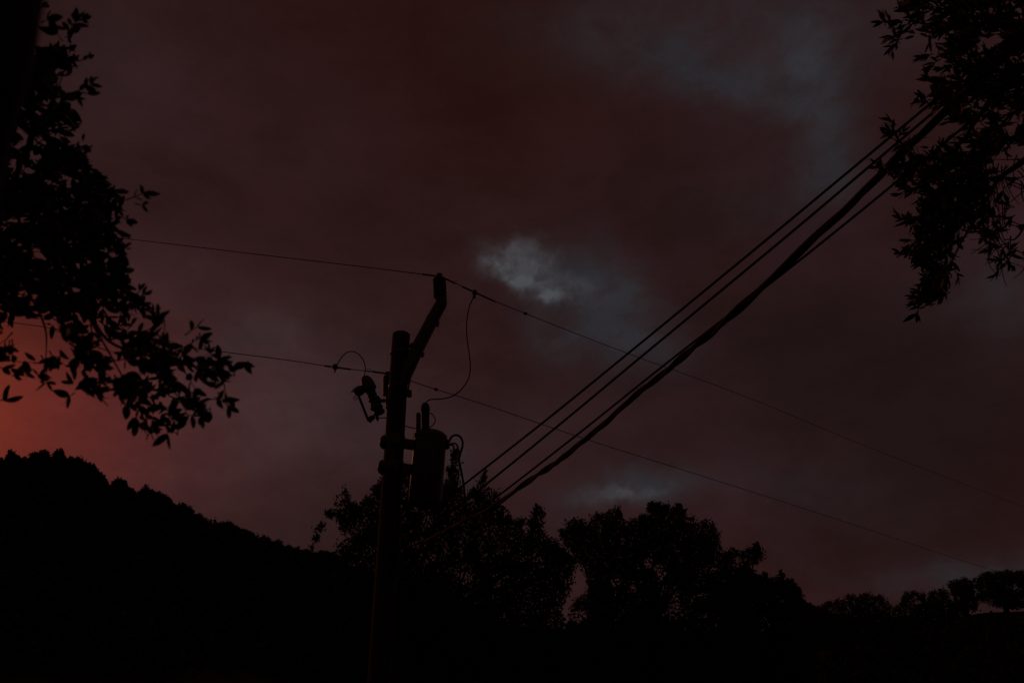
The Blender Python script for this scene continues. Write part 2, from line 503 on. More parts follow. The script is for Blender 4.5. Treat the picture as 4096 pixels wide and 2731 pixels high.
HOLES_A = [[(1660, 2160), (1690, 2160), (1700, 2190), (1670, 2195)], [(1705, 2215), (1745, 2215), (1745, 2245), (1710, 2250)], [(1830, 2285), (1890, 2300), (1880, 2330), (1835, 2340)], [(1395, 2260), (1425, 2260), (1415, 2275)], [(1600, 2020), (1615, 2020), (1612, 2045), (1603, 2045)], [(1875, 2000), (1900, 1995), (1905, 2030), (1885, 2040)], [(1405, 2120), (1440, 2125), (1425, 2140)]]
SPRIG_A = [[(1232, 2196), (1228, 2160), (1258, 2115), (1290, 2080), (1299, 2093), (1285, 2130), (1262, 2170), (1258, 2194)], [(1310, 2045), (1335, 2050), (1330, 2062), (1315, 2058)]]
tree('bushy_tree', 'ragged black tree with upright shoots standing directly behind the utility pole', 'tree', TREE_A, (1800, 2731), 24, 2.6, 2600, 40, 20, 15, .26, 16, HOLES_A, ground_z=0, sprigs=SPRIG_A + shoots(TREE_A, 14, 30, 60, 2250))

TREE_B = [(2290, 2731), (2270, 2520), (2285, 2430), (2320, 2392), (2362, 2340), (2335, 2270), (2305, 2212), (2248, 2166), (2246, 2155), (2262, 2130), (2269, 2082), (2288, 2090), (2306, 2080), (2338, 2107), (2355, 2105), (2362, 2048), (2376, 2066), (2401, 2080), (2412, 2056), (2454, 2038), (2472, 2052), (2486, 2056), (2507, 2098), (2520, 2085), (2534, 2068), (2550, 2085), (2582, 2068), (2604, 2066), (2590, 2054), (2608, 2020), (2634, 2028), (2652, 2018), (2663, 2043), (2690, 2038), (2730, 2040), (2732, 2072), (2778, 2072), (2795, 2096), (2815, 2088), (2857, 2098), (2875, 2144), (2873, 2186), (2891, 2210), (2905, 2218), (2931, 2194), (2963, 2213), (2984, 2194), (3020, 2196), (3044, 2190), (3052, 2229), (3018, 2255), (2995, 2275), (3000, 2400), (3030, 2731)]
HOLES_B = [[(2440, 2320), (2470, 2310), (2490, 2335), (2450, 2350)], [(2520, 2340), (2560, 2335), (2550, 2365), (2525, 2370)], [(2595, 2245), (2630, 2240), (2640, 2280), (2600, 2285)], [(2630, 2340), (2680, 2340), (2670, 2390), (2640, 2385)], [(2925, 2230), (2990, 2232), (2970, 2268), (2930, 2262)], [(2330, 2180), (2345, 2180), (2350, 2215), (2338, 2215)], [(2290, 2445), (2340, 2440), (2350, 2480), (2300, 2490)], [(2480, 2150), (2500, 2150), (2500, 2180), (2480, 2180)]]
tree('bushy_tree', 'broad black tree with a rounded lacy crown, tallest right of the pole', 'tree', TREE_B, (2620, 2731), 32, 3.6, 2300, 40, 19, 14, .34, 18, HOLES_B, ground_z=0, sprigs=shoots(TREE_B, 14, 22, 44, 2260))

TREE_C = [(2880, 2731), (2900, 2350), (2960, 2290), (3000, 2276), (3027, 2303), (3050, 2300), (3080, 2319), (3104, 2318), (3117, 2285), (3124, 2296), (3133, 2319), (3156, 2325), (3175, 2343), (3198, 2372), (3214, 2409), (3222, 2440), (3260, 2731)]
tree('round_bush', 'low dense dark bush sloping down right of the broad lacy tree', 'bush', TREE_C, (3050, 2731), 35, 2.4, 1100, 40, 16, 13, .16, 9, [[(2930, 2415), (2955, 2410), (2965, 2440), (2940, 2440)]], ground_z=0, sprigs=shoots(TREE_C, 6, 20, 36, 2420))


def dome(u, top, w, h, n=26, jag=.10, flat=1.0, seed=0):
    r = np.random.default_rng(seed); a = np.linspace(0, 2 * math.pi, n, endpoint=False); out = []
    ph = r.uniform(0, 6.28, 3)
    for t in a:
        k = 1 + jag * (math.sin(3 * t + ph[0]) * .5 + math.sin(5 * t + ph[1]) * .5 + r.uniform(-.6, .6))
        c, s = math.cos(t), math.sin(t)
        if s < 0: s = -abs(s) ** flat
        out.append((u + w / 2 * k * c, top + h / 2 + h / 2 * k * s))
    return out


def ridge_y(R, u):
    R = np.array(R); return np.interp(u, R[:, 0], R[:, 1]), np.interp(u, R[:, 0], R[:, 2])


LEFT_TREES = [   # u, crown top, width, height, label
    (-110, 1800, 150, 130, 'wide dark tree on the left ridge cut by the left edge of the photo'),
    (40, 1812, 100, 110, 'pointed tree on the left ridge at the far left under the brightest red'),
    (155, 1811, 115, 120, 'double-topped tree on the crest of the left hill beside the twin summit trees'),
    (240, 1805, 105, 125, 'tallest spiky tree at the top of the left hill'),
    (312, 1836, 80, 110, 'narrow tree just right of the tallest one on the left hilltop'),
    (378, 1866, 100, 125, 'sparse rounded tree where the left hilltop starts to drop'),
    (480, 1922, 85, 85, 'small peaked tree alone on the drop of the left ridge'),
    (590, 1947, 125, 100, 'broad tree with one spike halfway along the left ridge'),
    (660, 1981, 80, 75, 'low tree tucked between the spiked tree and the flat-topped oak on the ridge'),
    (738, 2020, 105, 80, 'flat-topped oak on the left ridge above the step in the skyline'),
    (798, 2064, 62, 56, 'little oak leaning out right of the flat-topped oak on the ridge'),
    (860, 2096, 80, 50, 'low crown right of the little leaning oak along the left ridge'),
    (918, 2096, 110, 62, 'wide low rounded oak on the lower part of the left ridge'),
    (988, 2128, 85, 52, 'sloping crown right of the wide low oak on the left ridge'),
    (1063, 2149, 66, 52, 'small round crown standing up on the lower left ridge'),
    (1112, 2167, 56, 46, 'tiny crown touching the small round one on the lower left ridge'),
    (1185, 2195, 100, 44, 'long low crown on the left ridge before the bare sprig'),
    (1265, 2204, 95, 44, 'low crown on the left ridge right under the bare sprig of the pole tree'),
    (1322, 2214, 70, 44, 'last low crown of the left ridge meeting the tree behind the pole'),
]
SKY_L = [(-260, 1850), (-190, 1815), (-150, 1800), (-110, 1798), (-60, 1820), (-20, 1846), (0, 1850), (22, 1842), (36, 1818), (44, 1811), (56, 1815), (69, 1838), (95, 1842), (120, 1836), (134, 1822), (144, 1817), (154, 1824), (160, 1814), (172, 1811), (186, 1816), (198, 1829), (208, 1842), (212, 1830), (222, 1816), (236, 1807), (246, 1806), (254, 1834), (272, 1838), (296, 1842), (313, 1834), (326, 1852), (340, 1855), (360, 1861), (377, 1869), (396, 1888), (413, 1900), (420, 1922), (434, 1946), (447, 1950), (449, 1934), (466, 1928), (482, 1922), (496, 1930), (507, 1944), (517, 1966), (532, 1968), (546, 1980), (557, 1968), (574, 1956), (586, 1948), (600, 1956), (612, 1968), (628, 1974), (642, 1978), (652, 1980), (666, 1992), (680, 2001), (688, 2018), (706, 2024), (722, 2019), (740, 2020), (758, 2032), (769, 2044), (774, 2058), (790, 2062), (806, 2068), (820, 2079), (822, 2092), (846, 2096), (872, 2099), (890, 2095), (920, 2098), (946, 2110), (968, 2120), (990, 2126), (1012, 2142), (1038, 2162), (1046, 2154), (1062, 2148), (1076, 2156), (1090, 2166), (1108, 2168), (1122, 2170), (1132, 2188), (1160, 2190), (1196, 2197), (1226, 2202), (1260, 2210), (1290, 2208), (1314, 2212), (1330, 2230), (1360, 2245), (1400, 2260)]
EDGES = [-260, -15, 98, 206, 258, 326, 432, 540, 645, 690, 772, 822, 876, 966, 1040, 1096, 1136, 1230, 1292, 1380]
for i, (u, top, w, h, lab) in enumerate(LEFT_TREES):
    a, b = EDGES[i], EDGES[i + 1]; SK = np.array(SKY_L)
    seg_ = [(q, p) for q, p in SKY_L if a - 6 < q < b + 6]
    va, vb = np.interp([a - 8, b + 8], SK[:, 0], SK[:, 1])
    v, Y = ridge_y(RIDGE_L, u)
    poly = [(a - 10, v + 26), (a - 8, va + 6)] + seg_ + [(b + 8, vb + 6), (b + 10, v + 30)]
    sk = [(q + random.uniform(-5, 5), p + random.uniform(-6, 3)) for q, p in seg_]
    tops = []
    for (q0, p0), (q1, p1) in zip(sk, sk[1:]):
        tops += [(q0, p0), (q0 * .6 + q1 * .4, p0 * .6 + p1 * .4 + random.uniform(-2, 9)), (q0 * .3 + q1 * .7, p0 * .3 + p1 * .7 + random.uniform(-7, 3))]
    poly = [(a - 10, v + 26), (a - 8, va + 6)] + tops + sk[-1:] + [(b + 8, vb + 6), (b + 10, v + 30)]
    area = (b - a + 20) * max(v + 25 - top, 20) * .8
    spr = []
    for _ in range(4):
        q = random.uniform(a, b); p = np.interp(q, SK[:, 0], SK[:, 1]) + 3; hgt = random.uniform(9, 20) if u < 700 else random.uniform(4, 9)
        spr.append([(q - hgt * .45, p), (q + random.uniform(-3, 3), p - hgt), (q + hgt * .45, p)])
    tree('ridge_tree', lab, 'tree', poly, (u, v + 4), Y, mpp(WY(u, v, Y)) * w * .45, int(area / 24), 26, 6.5, 13 if u < 500 else 9, .16, 5, group='trees along the left ridge', sprigs=spr)

T1 = [(3270, 2520), (3280, 2440), (3303, 2411), (3335, 2402), (3363, 2400), (3388, 2378), (3413, 2375), (3424, 2387), (3460, 2375), (3483, 2377), (3507, 2388), (3525, 2378), (3543, 2382), (3547, 2398), (3562, 2424), (3567, 2450), (3560, 2515), (3420, 2530)]
T2 = [(3572, 2520), (3570, 2438), (3604, 2413), (3612, 2385), (3625, 2361), (3651, 2363), (3668, 2370), (3689, 2363), (3703, 2378), (3712, 2420), (3718, 2495), (3640, 2515)]
T3 = [(3700, 2480), (3706, 2420), (3716, 2380), (3731, 2362), (3750, 2362), (3773, 2352), (3793, 2366), (3805, 2400), (3830, 2420), (3830, 2465), (3770, 2480)]
T4 = [(3815, 2445), (3822, 2400), (3800, 2350), (3793, 2337), (3812, 2319), (3832, 2320), (3854, 2314), (3886, 2322), (3902, 2345), (3890, 2380), (3910, 2410), (3905, 2440), (3860, 2450)]
T5 = [(3960, 2420), (3940, 2405), (3905, 2400), (3912, 2370), (3902, 2345), (3897, 2320), (3926, 2298), (3960, 2288), (3998, 2290), (4032, 2281), (4055, 2290), (4087, 2282), (4140, 2285), (4170, 2330), (4150, 2400), (4080, 2430), (4020, 2436)]
RT_TREES = [(T1, (3450, 2512), 84, 'wide low oak crown on the right hill, nearest the dark bush', 190, 9, ()),
            (T2, (3650, 2498), 80, 'twin-lobed oak on the right hill between the wide low one and the next', 90, 9, [[(3655, 2395), (3685, 2395), (3680, 2415), (3660, 2412)]]),
            (T3, (3765, 2482), 79, 'dense squarish oak in the middle of the right-hand row', 85, 9, ()),
            (T4, (3864, 2462), 77, 'mushroom-shaped oak on a slim trunk in the right-hand row', 90, 9, [[(3825, 2385), (3840, 2385), (3838, 2410)], [(3876, 2400), (3895, 2400), (3885, 2420)]]),
            (T5, (4028, 2446), 75, 'largest spreading oak at the right edge with sky under its crown', 230, 9, [[(3925, 2350), (3945, 2350), (3940, 2372)], [(4060, 2345), (4085, 2350), (4070, 2370)], [(3990, 2320), (4005, 2320), (4000, 2335)]])]
for poly, b, Y, lab, nc, lp, ho in RT_TREES:
    tree('hill_oak', lab, 'tree', poly, b, Y, 2.6, int(nc * 2.3), 30, 9, 9, .2, 9, ho, group='oaks in a row on the right hill')
tree('small_bush', 'tiny pointed bush on the skyline between the dark bush and the wide oak', 'bush', [(3205, 2440), (3225, 2418), (3236, 2408), (3246, 2420), (3270, 2425), (3295, 2432), (3300, 2525), (3205, 2525)], (3250, 2520), 90, 1.6, 200, 26, 7, 9, .08, 4)
low = crown_quads([(3215, 2560), (3220, 2432), (3290, 2434), (3330, 2450), (3400, 2470), (3480, 2490), (3520, 2496), (3560, 2470), (3600, 2462), (3640, 2490), (3700, 2478), (3735, 2484), (3780, 2470), (3830, 2458), (3880, 2456), (3890, 2500), (3700, 2540), (3400, 2580)], 82, 4, 900, 26, 9, 9)
o = quads('ridge_shrubs', low, M['scrub'], None, 'stuff'); o['label'] = 'low dark shrubs filling the gaps under the oaks on the right hill'; o['category'] = 'shrubs'

# ------------------------------------------------------------------ utility pole
YP = 13.5


def A(u, v, dy=0.):
    return WY(u, v, YP + dy)


ptop = A(1605, 1338); pref = A(1517, 2731)
pdir = unit(ptop - pref); pbase = pref - pdir * ((pref[2] + .05) / pdir[2])
pole = thing('utility_pole', 'weathered wooden utility pole with an angled arm and insulators in the centre', 'utility pole', (pbase[0], pbase[1], 0))
r_top, r_ref = mpp(ptop) * 35, mpp(pref) * 46
axis = [pbase - pdir * .4] + [pbase + (ptop - pbase) * s for s in np.linspace(0, 1, 14)]
rr = r_ref * 1.1 + (r_top - r_ref * 1.1) * np.linspace(0, 1, 15)
mb = MB(); mb.tube(axis, rr, 28)
mb.tube([ptop, ptop + pdir * .02], [r_top * .96, r_top * .85], 28)
mb.build('shaft', M['wood'], pole)


def axis_at(v):
    """centre and radius of the shaft at photo row v"""
    lo, hi = 0., 1.
    for _ in range(40):
        m = (lo + hi) / 2; p = pbase + (ptop - pbase) * m - CAM
        vv = CV - F * (p @ UP) / (p @ FWD)
        if vv > v: lo = m
        else: hi = m
    return pbase + (ptop - pbase) * lo, r_ref * 1.1 + (r_top - r_ref * 1.1) * lo


def band(v, h=.05, extra=.008, name='pole_band', parent=None):
    c, r = axis_at(v)
    return MB().lathe(c - pdir * h / 2, c + pdir * h / 2, [(0, r), (0, r + extra), (1, r + extra), (1, r)], 28).build(name, M['steel'], parent or pole)


band(1412, .06, .02); band(1548, .05)


def ribbed(p0, p1, r_core, r_shed, n, parent, name='insulator', mat='porcelain', cap=None, taper=1.0):
    """core as the part, each shed a sub-part"""
    p0, p1 = np.asarray(p0), np.asarray(p1)
    ins = MB().lathe(p0, p1, [(0, r_core * .8), (0, r_core), (1, r_core * taper), (1, r_core * .7)], 20).build(name, M[mat], parent)
    for k in range(n):
        q0 = p0 + (p1 - p0) * (k + .08) / n; q1 = p0 + (p1 - p0) * (k + .86) / n; rs = r_shed * (1 + (taper - 1) * k / max(n - 1, 1))
        MB().lathe(q0, q1, [(0, r_core * .9), (.02, rs * .93), (.3, rs), (.6, rs * .96), (1, r_core * .95)], 20).build('shed', M[mat], ins)
    if cap:
        d = unit(p1 - p0)
        MB().lathe(p1 - d * .005, p1 + d * cap[1], [(0, cap[0] * 1.15), (.3, cap[0]), (.8, cap[0]), (.9, cap[0] * 1.06), (1, cap[0] * .9)], 18).build('cap', M[mat], ins)
    return ins


s = mpp(A(1700, 1400))                         # metres per photo pixel round the pole head
# angled arm and its insulator
arm_pts = smooth_path([A(1612, 1545, -.2), A(1636, 1474, -.18), A(1668, 1398, -.12), A(1712, 1312, -.03), A(1748, 1244), A(1758, 1227), A(1763, 1217), A(1765, 1207), A(1765, 1182)], 6)
arm = MB().tube(arm_pts, [15 * s, 24 * s, 27 * s, 26 * s, 25 * s, 25 * s, 25 * s, 24 * s, 20 * s], 20).build('bracket_arm', M['arm'], pole)


def collar(a, b, r, h):
    a, b = np.asarray(a), np.asarray(b); d = unit(b - a); c = (a + b) / 2
    return MB().lathe(c - d * h / 2, c + d * h / 2, [(0, r * .97), (0, r), (1, r), (1, r * .97)], 20).build('collar', M['steel'], arm)


collar(A(1732, 1275), A(1728, 1283), 28 * s, .04); collar(A(1668, 1388, -.12), A(1664, 1396, -.12), 30 * s, .06)
for u, v, dy in ((1748, 1297, 0), (1688, 1418, -.1)):
    c = A(u, v, dy); MB().box(c, [unit(A(u + 10, v + 5, dy) - c), [0, 1, 0], unit(A(u - 5, v + 10, dy) - c)], (8 * s, .03, 9 * s)).build('lug', M['steel'], arm, bevel=.005)
MB().tube([A(1652, 1480, -.12), A(1640, 1520, -.1), A(1631, 1568, -.05)], .014, 8).build('arm_strap', M['steel'], pole)
top_ins = ribbed(A(1761, 1190), A(1757, 1112), 21 * s, 28 * s, 6, pole, cap=(13.5 * s, 18 * s))
ribbed(A(1551, 1582, .16), A(1551, 1503, .16), 16 * s, 20.5 * s, 6, pole, cap=(10 * s, 16 * s))
MB().tube([A(1551, 1580, .16), A(1552, 1632, .12)], .045, 10).build('insulator_pin', M['steel'], pole)
c = A(1637, 1574, -.05); MB().box(c, [RT, [0, 1, 0], [0, 0, 1]], (9 * s, .06, 12 * s)).build('bolt_block', M['steel'], pole, bevel=.01)
# rounded clamps of the two through bands, left of the shaft
for v, u in ((1766, 1535), (1866, 1527)):
    b = band(v, 40 * s, .012, 'clamp_band')
    MB().lathe(A(u + 12, v + 2), A(u - 16, v - 1), [(0, 30 * s), (.3, 29 * s), (.65, 25 * s), (.9, 17 * s), (1, 6 * s)], 18).build('clamp_boss', M['steel'], b)
# ground lead on stand-offs down the right side
MB().tube(smooth_path([A(1560, 2150, -.2), A(1572, 2138, -.2), A(1579, 2128, -.2), A(1576, 2180, -.2), A(1573, 2250, -.2), A(1570, 2310, -.2), A(1560, 2328, -.2), A(1540, 2345, -.2)], 6), .016, 8).build('standoff_lead', M['rubber'], pole)
# spool rack for the low-voltage wires
rack_c, rack_r = axis_at(2160)
MB().box(rack_c + np.array([rack_r + .02, -.04, -.05]), [RT, [0, 1, 0], pdir], (.02, .03, .5)).build('wire_rack', M['steel'], pole)

# ------------------------------------------------------------------ transformer
tk_t, tk_b = A(1721, 1750), A(1699, 2018)
tax = unit(tk_t - tk_b); R_T = 62 * s
tr = thing('transformer', 'grey can-shaped pole transformer with an orange-lit left edge', 'transformer', tk_b)
H = np.linalg.norm(tk_t - tk_b)
MB().lathe(tk_b, tk_t, [(0, R_T * .93), (.02, R_T * .985), (.04, R_T), (.90, R_T), (.905, R_T * 1.03), (.93, R_T * 1.03), (.935, R_T), (1, R_T)], 48).build('tank', M['paint'], tr)
MB().lathe(tk_t - tax * .03, tk_t + tax * 30 * s, [(0, R_T * 1.05), (.3, R_T * 1.05), (.45, R_T * .99), (.7, R_T * .82), (.9, R_T * .5), (1, R_T * .15)], 48).build('lid', M['paint'], tr)
bush = ribbed(A(1702, 1727), A(1702, 1648), 12 * s, 16 * s, 8, tr, 'bushing')
MB().lathe(A(1701, 1650), A(1701, 1611), [(0, 15 * s), (.2, 18 * s), (.6, 17 * s), (.85, 13 * s), (1, 7 * s)], 16).build('terminal_cap', M['rubber'], bush)
arr = ribbed(A(1673, 1738), A(1673, 1656), 9 * s, 10.5 * s, 7, tr, 'surge_arrester', cap=(7 * s, 5 * s))
for v0, hgt, u1 in ((1757, 38, 1664), (1856, 38, 1652)):
    a = A(1606, v0 + hgt * .4); b = A(u1, v0 + hgt * .62); cc = (a + b) / 2
    lug = MB().box(cc, [unit(b - a), [0, 1, 0], np.cross(unit(b - a), [0, 1, 0])], (np.linalg.norm(b - a) / 2, .05, 18 * s)).build('mounting_lug', M['steel'], tr, bevel=.006)
    MB().tube([A(1637, v0 + 24, -.08), A(1637, v0 + 24, -.05)], 5 * s, 10).build('bolt', M['steel'], lug)
for du, dv in ((0, 0), (4, 12), (-1, 24)):
    MB().lathe(A(1780 + du, 1766 + dv), A(1799 + du, 1765 + dv), [(0, 6 * s), (.3, 7.5 * s), (.7, 7.5 * s), (.75, 5 * s), (1, 5 * s)], 12).build('secondary_terminal', M['porcelain'], tr)
for v in (1806, 1822):
    MB().tube([A(1771, v), A(1780, v)], 4.5 * s, 8).build('tap', M['steel'], tr)
MB().tube(smooth_path([A(1714, 1650), A(1731, 1658), A(1741, 1678), A(1735, 1695), A(1716, 1713)], 6), .010, 6).build('bushing_lead', M['rubber'], tr)
MB().tube(smooth_path([A(1616, 1702), A(1640, 1709), A(1668, 1714)], 5), .010, 6).build('arrester_lead', M['rubber'], tr)


def path(px, k=6, dy=0.):
    return smooth_path([A(u, v, dy) for u, v in px], k)


LOOPS = [([(1797, 1763), (1807, 1746), (1824, 1739), (1842, 1748), (1850, 1766), (1849, 1788), (1841, 1814), (1836, 1838), (1844, 1880), (1852, 1923), (1857, 1966), (1861, 2010), (1864, 2060), (1862, 2096)], .020, 'thick black drop lead looping highest off the transformer terminals'),
         ([(1801, 1774), (1821, 1773), (1830, 1785), (1834, 1811), (1837, 1845), (1845, 1890), (1854, 1940), (1859, 2000), (1860, 2060)], .015, 'thin drop lead looping close under the highest loop beside the transformer'),
         ([(1800, 1780), (1812, 1780), (1816, 1795), (1813, 1820), (1811, 1850), (1814, 1900), (1830, 1955), (1848, 2010), (1856, 2050)], .016, 'short inner drop lead nearest the right side of the transformer')]
for px, r, lab in LOOPS:
    o = MB().tube(path(px, 6, -.02), r, 8).build('drop_lead', M['rubber']); o['label'] = lab; o['category'] = 'cable'; o['group'] = 'leads from the transformer terminals'

# ------------------------------------------------------------------ fuse cutout
co = thing('fuse_cutout', 'tilted porcelain fuse cutout with a fuse tube hanging left of the pole', 'fuse cutout', A(1548, 1600))
bt, bb = A(1471, 1535), A(1519, 1655)
mbp = (bt * .58 + bb * .42)
up_body = ribbed(mbp, bt, 13.5 * s, 19 * s, 4, co, 'upper_insulator')
lo_body = ribbed(bb, mbp, 15 * s, 22.5 * s, 4, co, 'lower_insulator')
MB().lathe(A(1482, 1562), A(1459, 1508), [(0, 19 * s), (.1, 27 * s), (.5, 26 * s), (.8, 22 * s), (1, 14 * s)], 18).build('top_cap', M['steel'], co)
MB().lathe(A(1502, 1622), A(1506, 1632), [(0, 22 * s), (.5, 24 * s), (1, 22 * s)], 16).build('mounting_collar', M['steel'], co)
MB().box((A(1502, 1602) + A(1556, 1602)) / 2, [RT, [0, 1, 0], [0, 0, 1]], (28 * s, .03, 5.5 * s)).build('bracket', M['steel'], co, bevel=.004)
MB().tube([A(1519, 1590), A(1519, 1602)], 2.6 * s, 8).build('bracket_bolt', M['steel'], co)
hood = MB().lathe(A(1452, 1555, -.03), A(1418, 1573, -.03), [(0, 16 * s), (.35, 20 * s), (.7, 19 * s), (1, 9 * s)], 16).build('contact_hood', M['steel'], co)
MB().tube([A(1432, 1552, -.03), A(1417, 1558, -.03), A(1404, 1571, -.03)], [8 * s, 5 * s, 1.5 * s], 8).build('arc_horn', M['steel'], hood)
ft = MB().tube([A(1434, 1582, -.03), A(1472, 1678, -.03)], 5 * s, 12).build('fuse_tube', M['rubber'], co)
ring = [A(1421 + 6.5 * math.cos(a), 1592 + 6.5 * math.sin(a), -.03) for a in np.linspace(0, 2 * math.pi, 17)]
MB().tube(ring, .007, 6).build('pull_ring', M['steel'], ft)
MB().lathe(A(1469, 1682, -.03), A(1500, 1664, -.03), [(0, 6 * s), (.2, 10 * s), (.5, 11 * s), (.8, 9 * s), (1, 5 * s)], 12).build('hinge', M['steel'], co)
MB().tube([A(1483, 1676, -.03), A(1482, 1691, -.03)], [6 * s, 2.5 * s], 8).build('hinge_tip', M['steel'], co)
MB().lathe(A(1508, 1662), A(1511, 1684), [(0, 4 * s), (.4, 7 * s), (.7, 5 * s), (1, 2 * s)], 10).build('tail_clamp', M['steel'], co)
MB().tube(path([(1511, 1673), (1525, 1671), (1552, 1671)]), .009, 6).build('tail_wire', M['wire'], co)

# ------------------------------------------------------------------ conductors
pole_xy = np.array([ptop[0], YP, 0.0])


def plane_path(px, A0, B0, k=8):
    uv = smooth_path([(u, v, 0) for u, v in px], k)[:, :2]
    return [WP(u, v, A0, B0) for u, v in uv]


def conductor(label, left, right, insul_u, yoff, rods, bobs, curls):
    a = A(*insul_u, yoff)
    lend = WY(-900, 800, 21.); rend = WY(4400, 2150, 70.)
    Lp = plane_path(left, lend, a); Rp = plane_path(right, a, rend)
    t = thing('primary_conductor', label, 'power line', a, 'bare high-voltage wires on the pole')
    MB().tube(list(Lp) + [a] + list(Rp), .0085, 6).build('wire', M['wire'], t)
    for side, i0, i1 in rods:                  # armour rods and ties: thicker stretches
        pts = plane_path([i0, ((i0[0] + i1[0]) / 2, (i0[1] + i1[1]) / 2), i1], *((lend, a) if side == 'l' else (a, rend)))
        MB().tube(pts, .018, 8).build('armour_rod', M['wire'], t)
    for side, p in bobs:
        q = WP(*p, *((lend, a) if side == 'l' else (a, rend))); MB().lathe(q - RT * .04, q + RT * .04, [(0, .014), (.3, .034), (.7, .034), (1, .014)], 10).build('splice', M['steel'], t)
    for side, p in curls:
        q = WP(*p, *((lend, a) if side == 'l' else (a, rend)))
        MB().tube([q + np.array([.045 * math.cos(g), 0, .035 * math.sin(g)]) for g in np.linspace(0, 2 * math.pi, 13)], .005, 5).build('tie_curl', M['wire'], t)
    return a, lend, rend


S1 = 1.7415
c1 = conductor('thin bare wire over the top insulator on the angled arm', [(-500, 838), (0, 902), (520, 957), (1000, 1014), (1400, 1061), (1690, 1097), (1738, 1104)],
               [(1780, 1112), (1830, 1136), (1900, 1171), (2102, 1254), (2507, 1412), (2960, 1577), (3480, 1790), (4096, 2026), (4400, 2140)], (1757, 1108), -.05,
               [('l', (1690, 1097), (1745, 1104)), ('r', (1770, 1109), (1815, 1131)), ('r', (1850, 1147), (1980, 1206))], [('r', (2102, 1254))], [('r', (1820, 1129))])
c2 = conductor('thin bare wire on the side insulator behind the pole', [(-500, 1222), (64, 1292), (400, 1340), (790, 1394), (1150, 1440), (1340, 1469), (1500, 1487), (1540, 1493)],
               [(1590, 1506), (1650, 1526), (1744, 1557), (1950, 1622), (2350, 1758), (2800, 1900), (3300, 2060), (3800, 2225), (4010, 2290), (4120, 2322)], (1551, 1494), .16,
               [('l', (1300, 1463), (1402, 1477)), ('l', (1490, 1486), (1540, 1493))], [('r', (1744, 1557))], [('l', (1474, 1481))])


def clamp(px, py, root, sx=1.):
    c = A(px, py)
    MB().lathe(c + np.array([-.05, 0, .03]), c + np.array([.05, 0, -.02]), [(0, .02), (.25, .055), (.6, .06), (.85, .035), (1, .015)], 10).build('line_clamp', M['steel'], root)
    MB().tube([c, c + np.array([0, 0, -.11])], [.03, .012], 8).build('clamp_bolt', M['steel'], root)


def jumper(label, px, r, clamp_px):
    t = thing('jumper_wire', label, 'wire', A(*clamp_px))
    MB().tube(path(px), r, 7).build('wire', M['rubber'], t)
    clamp(*clamp_px, t)
    return t


pj = c1
j1 = jumper('long S-shaped jumper wire hanging from the top wire to the transformer bushing', [(1897, 1176), (1887, 1203), (1876, 1232), (1868, 1275), (1866, 1316), (1870, 1370), (1878, 1425), (1881, 1470), (1875, 1510), (1855, 1546), (1825, 1575), (1790, 1591), (1750, 1596), (1724, 1597), (1709, 1604), (1702, 1615)], .0115, (1899, 1171))
cr = A(1899, 1190); MB().tube([cr + np.array([.022 * math.cos(g), 0, .022 * math.sin(g)]) for g in np.linspace(0, 2 * math.pi, 13)], .006, 5).build('clamp_eye', M['steel'], j1)
j2 = jumper('short arched jumper wire from the side wire down to the fuse cutout', [(1344, 1466), (1352, 1452), (1367, 1428), (1385, 1411), (1404, 1405), (1424, 1410), (1442, 1424), (1456, 1447), (1461, 1473), (1459, 1492), (1454, 1512)], .010, (1341, 1468))

# low-voltage wires and the telephone cable, dropping from over the right-hand tree to the pole
LOWS = [('upper of the two close parallel black wires climbing right from the pole', [(1586, 2142), (1720, 2046), (1860, 1934), (2180, 1683), (2508, 1417), (3048, 974), (3400, 682), (3729, 409), (3960, 215), (4300, -75)], 9.6, .017),
        ('lower of the two close parallel black wires climbing right from the pole', [(1586, 2200), (1740, 2096), (1933, 1945), (2240, 1696), (2551, 1438), (3135, 955), (3480, 664), (3752, 434), (3990, 232), (4320, -50)], 9.4, .017),
        ('single black wire running just under the thick cable towards the right tree', [(1582, 2262), (1760, 2150), (1985, 1988), (2330, 1721), (2682, 1440), (3117, 1105), (3360, 912), (3570, 741), (3850, 512), (4320, 120)], 9.2, .015)]
for lab, px, te, r in LOWS:
    a = np.array([rack_c[0] + rack_r, YP - .05, 0.]); e = W(px[-3][0], px[-3][1], te)
    pts = plane_path(px, a, e)
    tail = pts[-1] + (pts[-1] - pts[-4]) / np.linalg.norm(pts[-1] - pts[-4]) * 9
    t = thing('service_wire', lab, 'cable', pts[0], 'insulated wires from the pole to the right')
    MB().tube(list(pts) + [tail], r, 8).build('wire', M['rubber'], t)
    d = unit(pts[1] - pts[0]); q = np.array(pts[0])
    MB().lathe(q - d * .12, q + d * .05, [(0, .03), (.1, .05), (.4, .05), (.5, .03), (.6, .05), (.9, .05), (1, .03)], 12).build('spool', M['porcelain'], t)

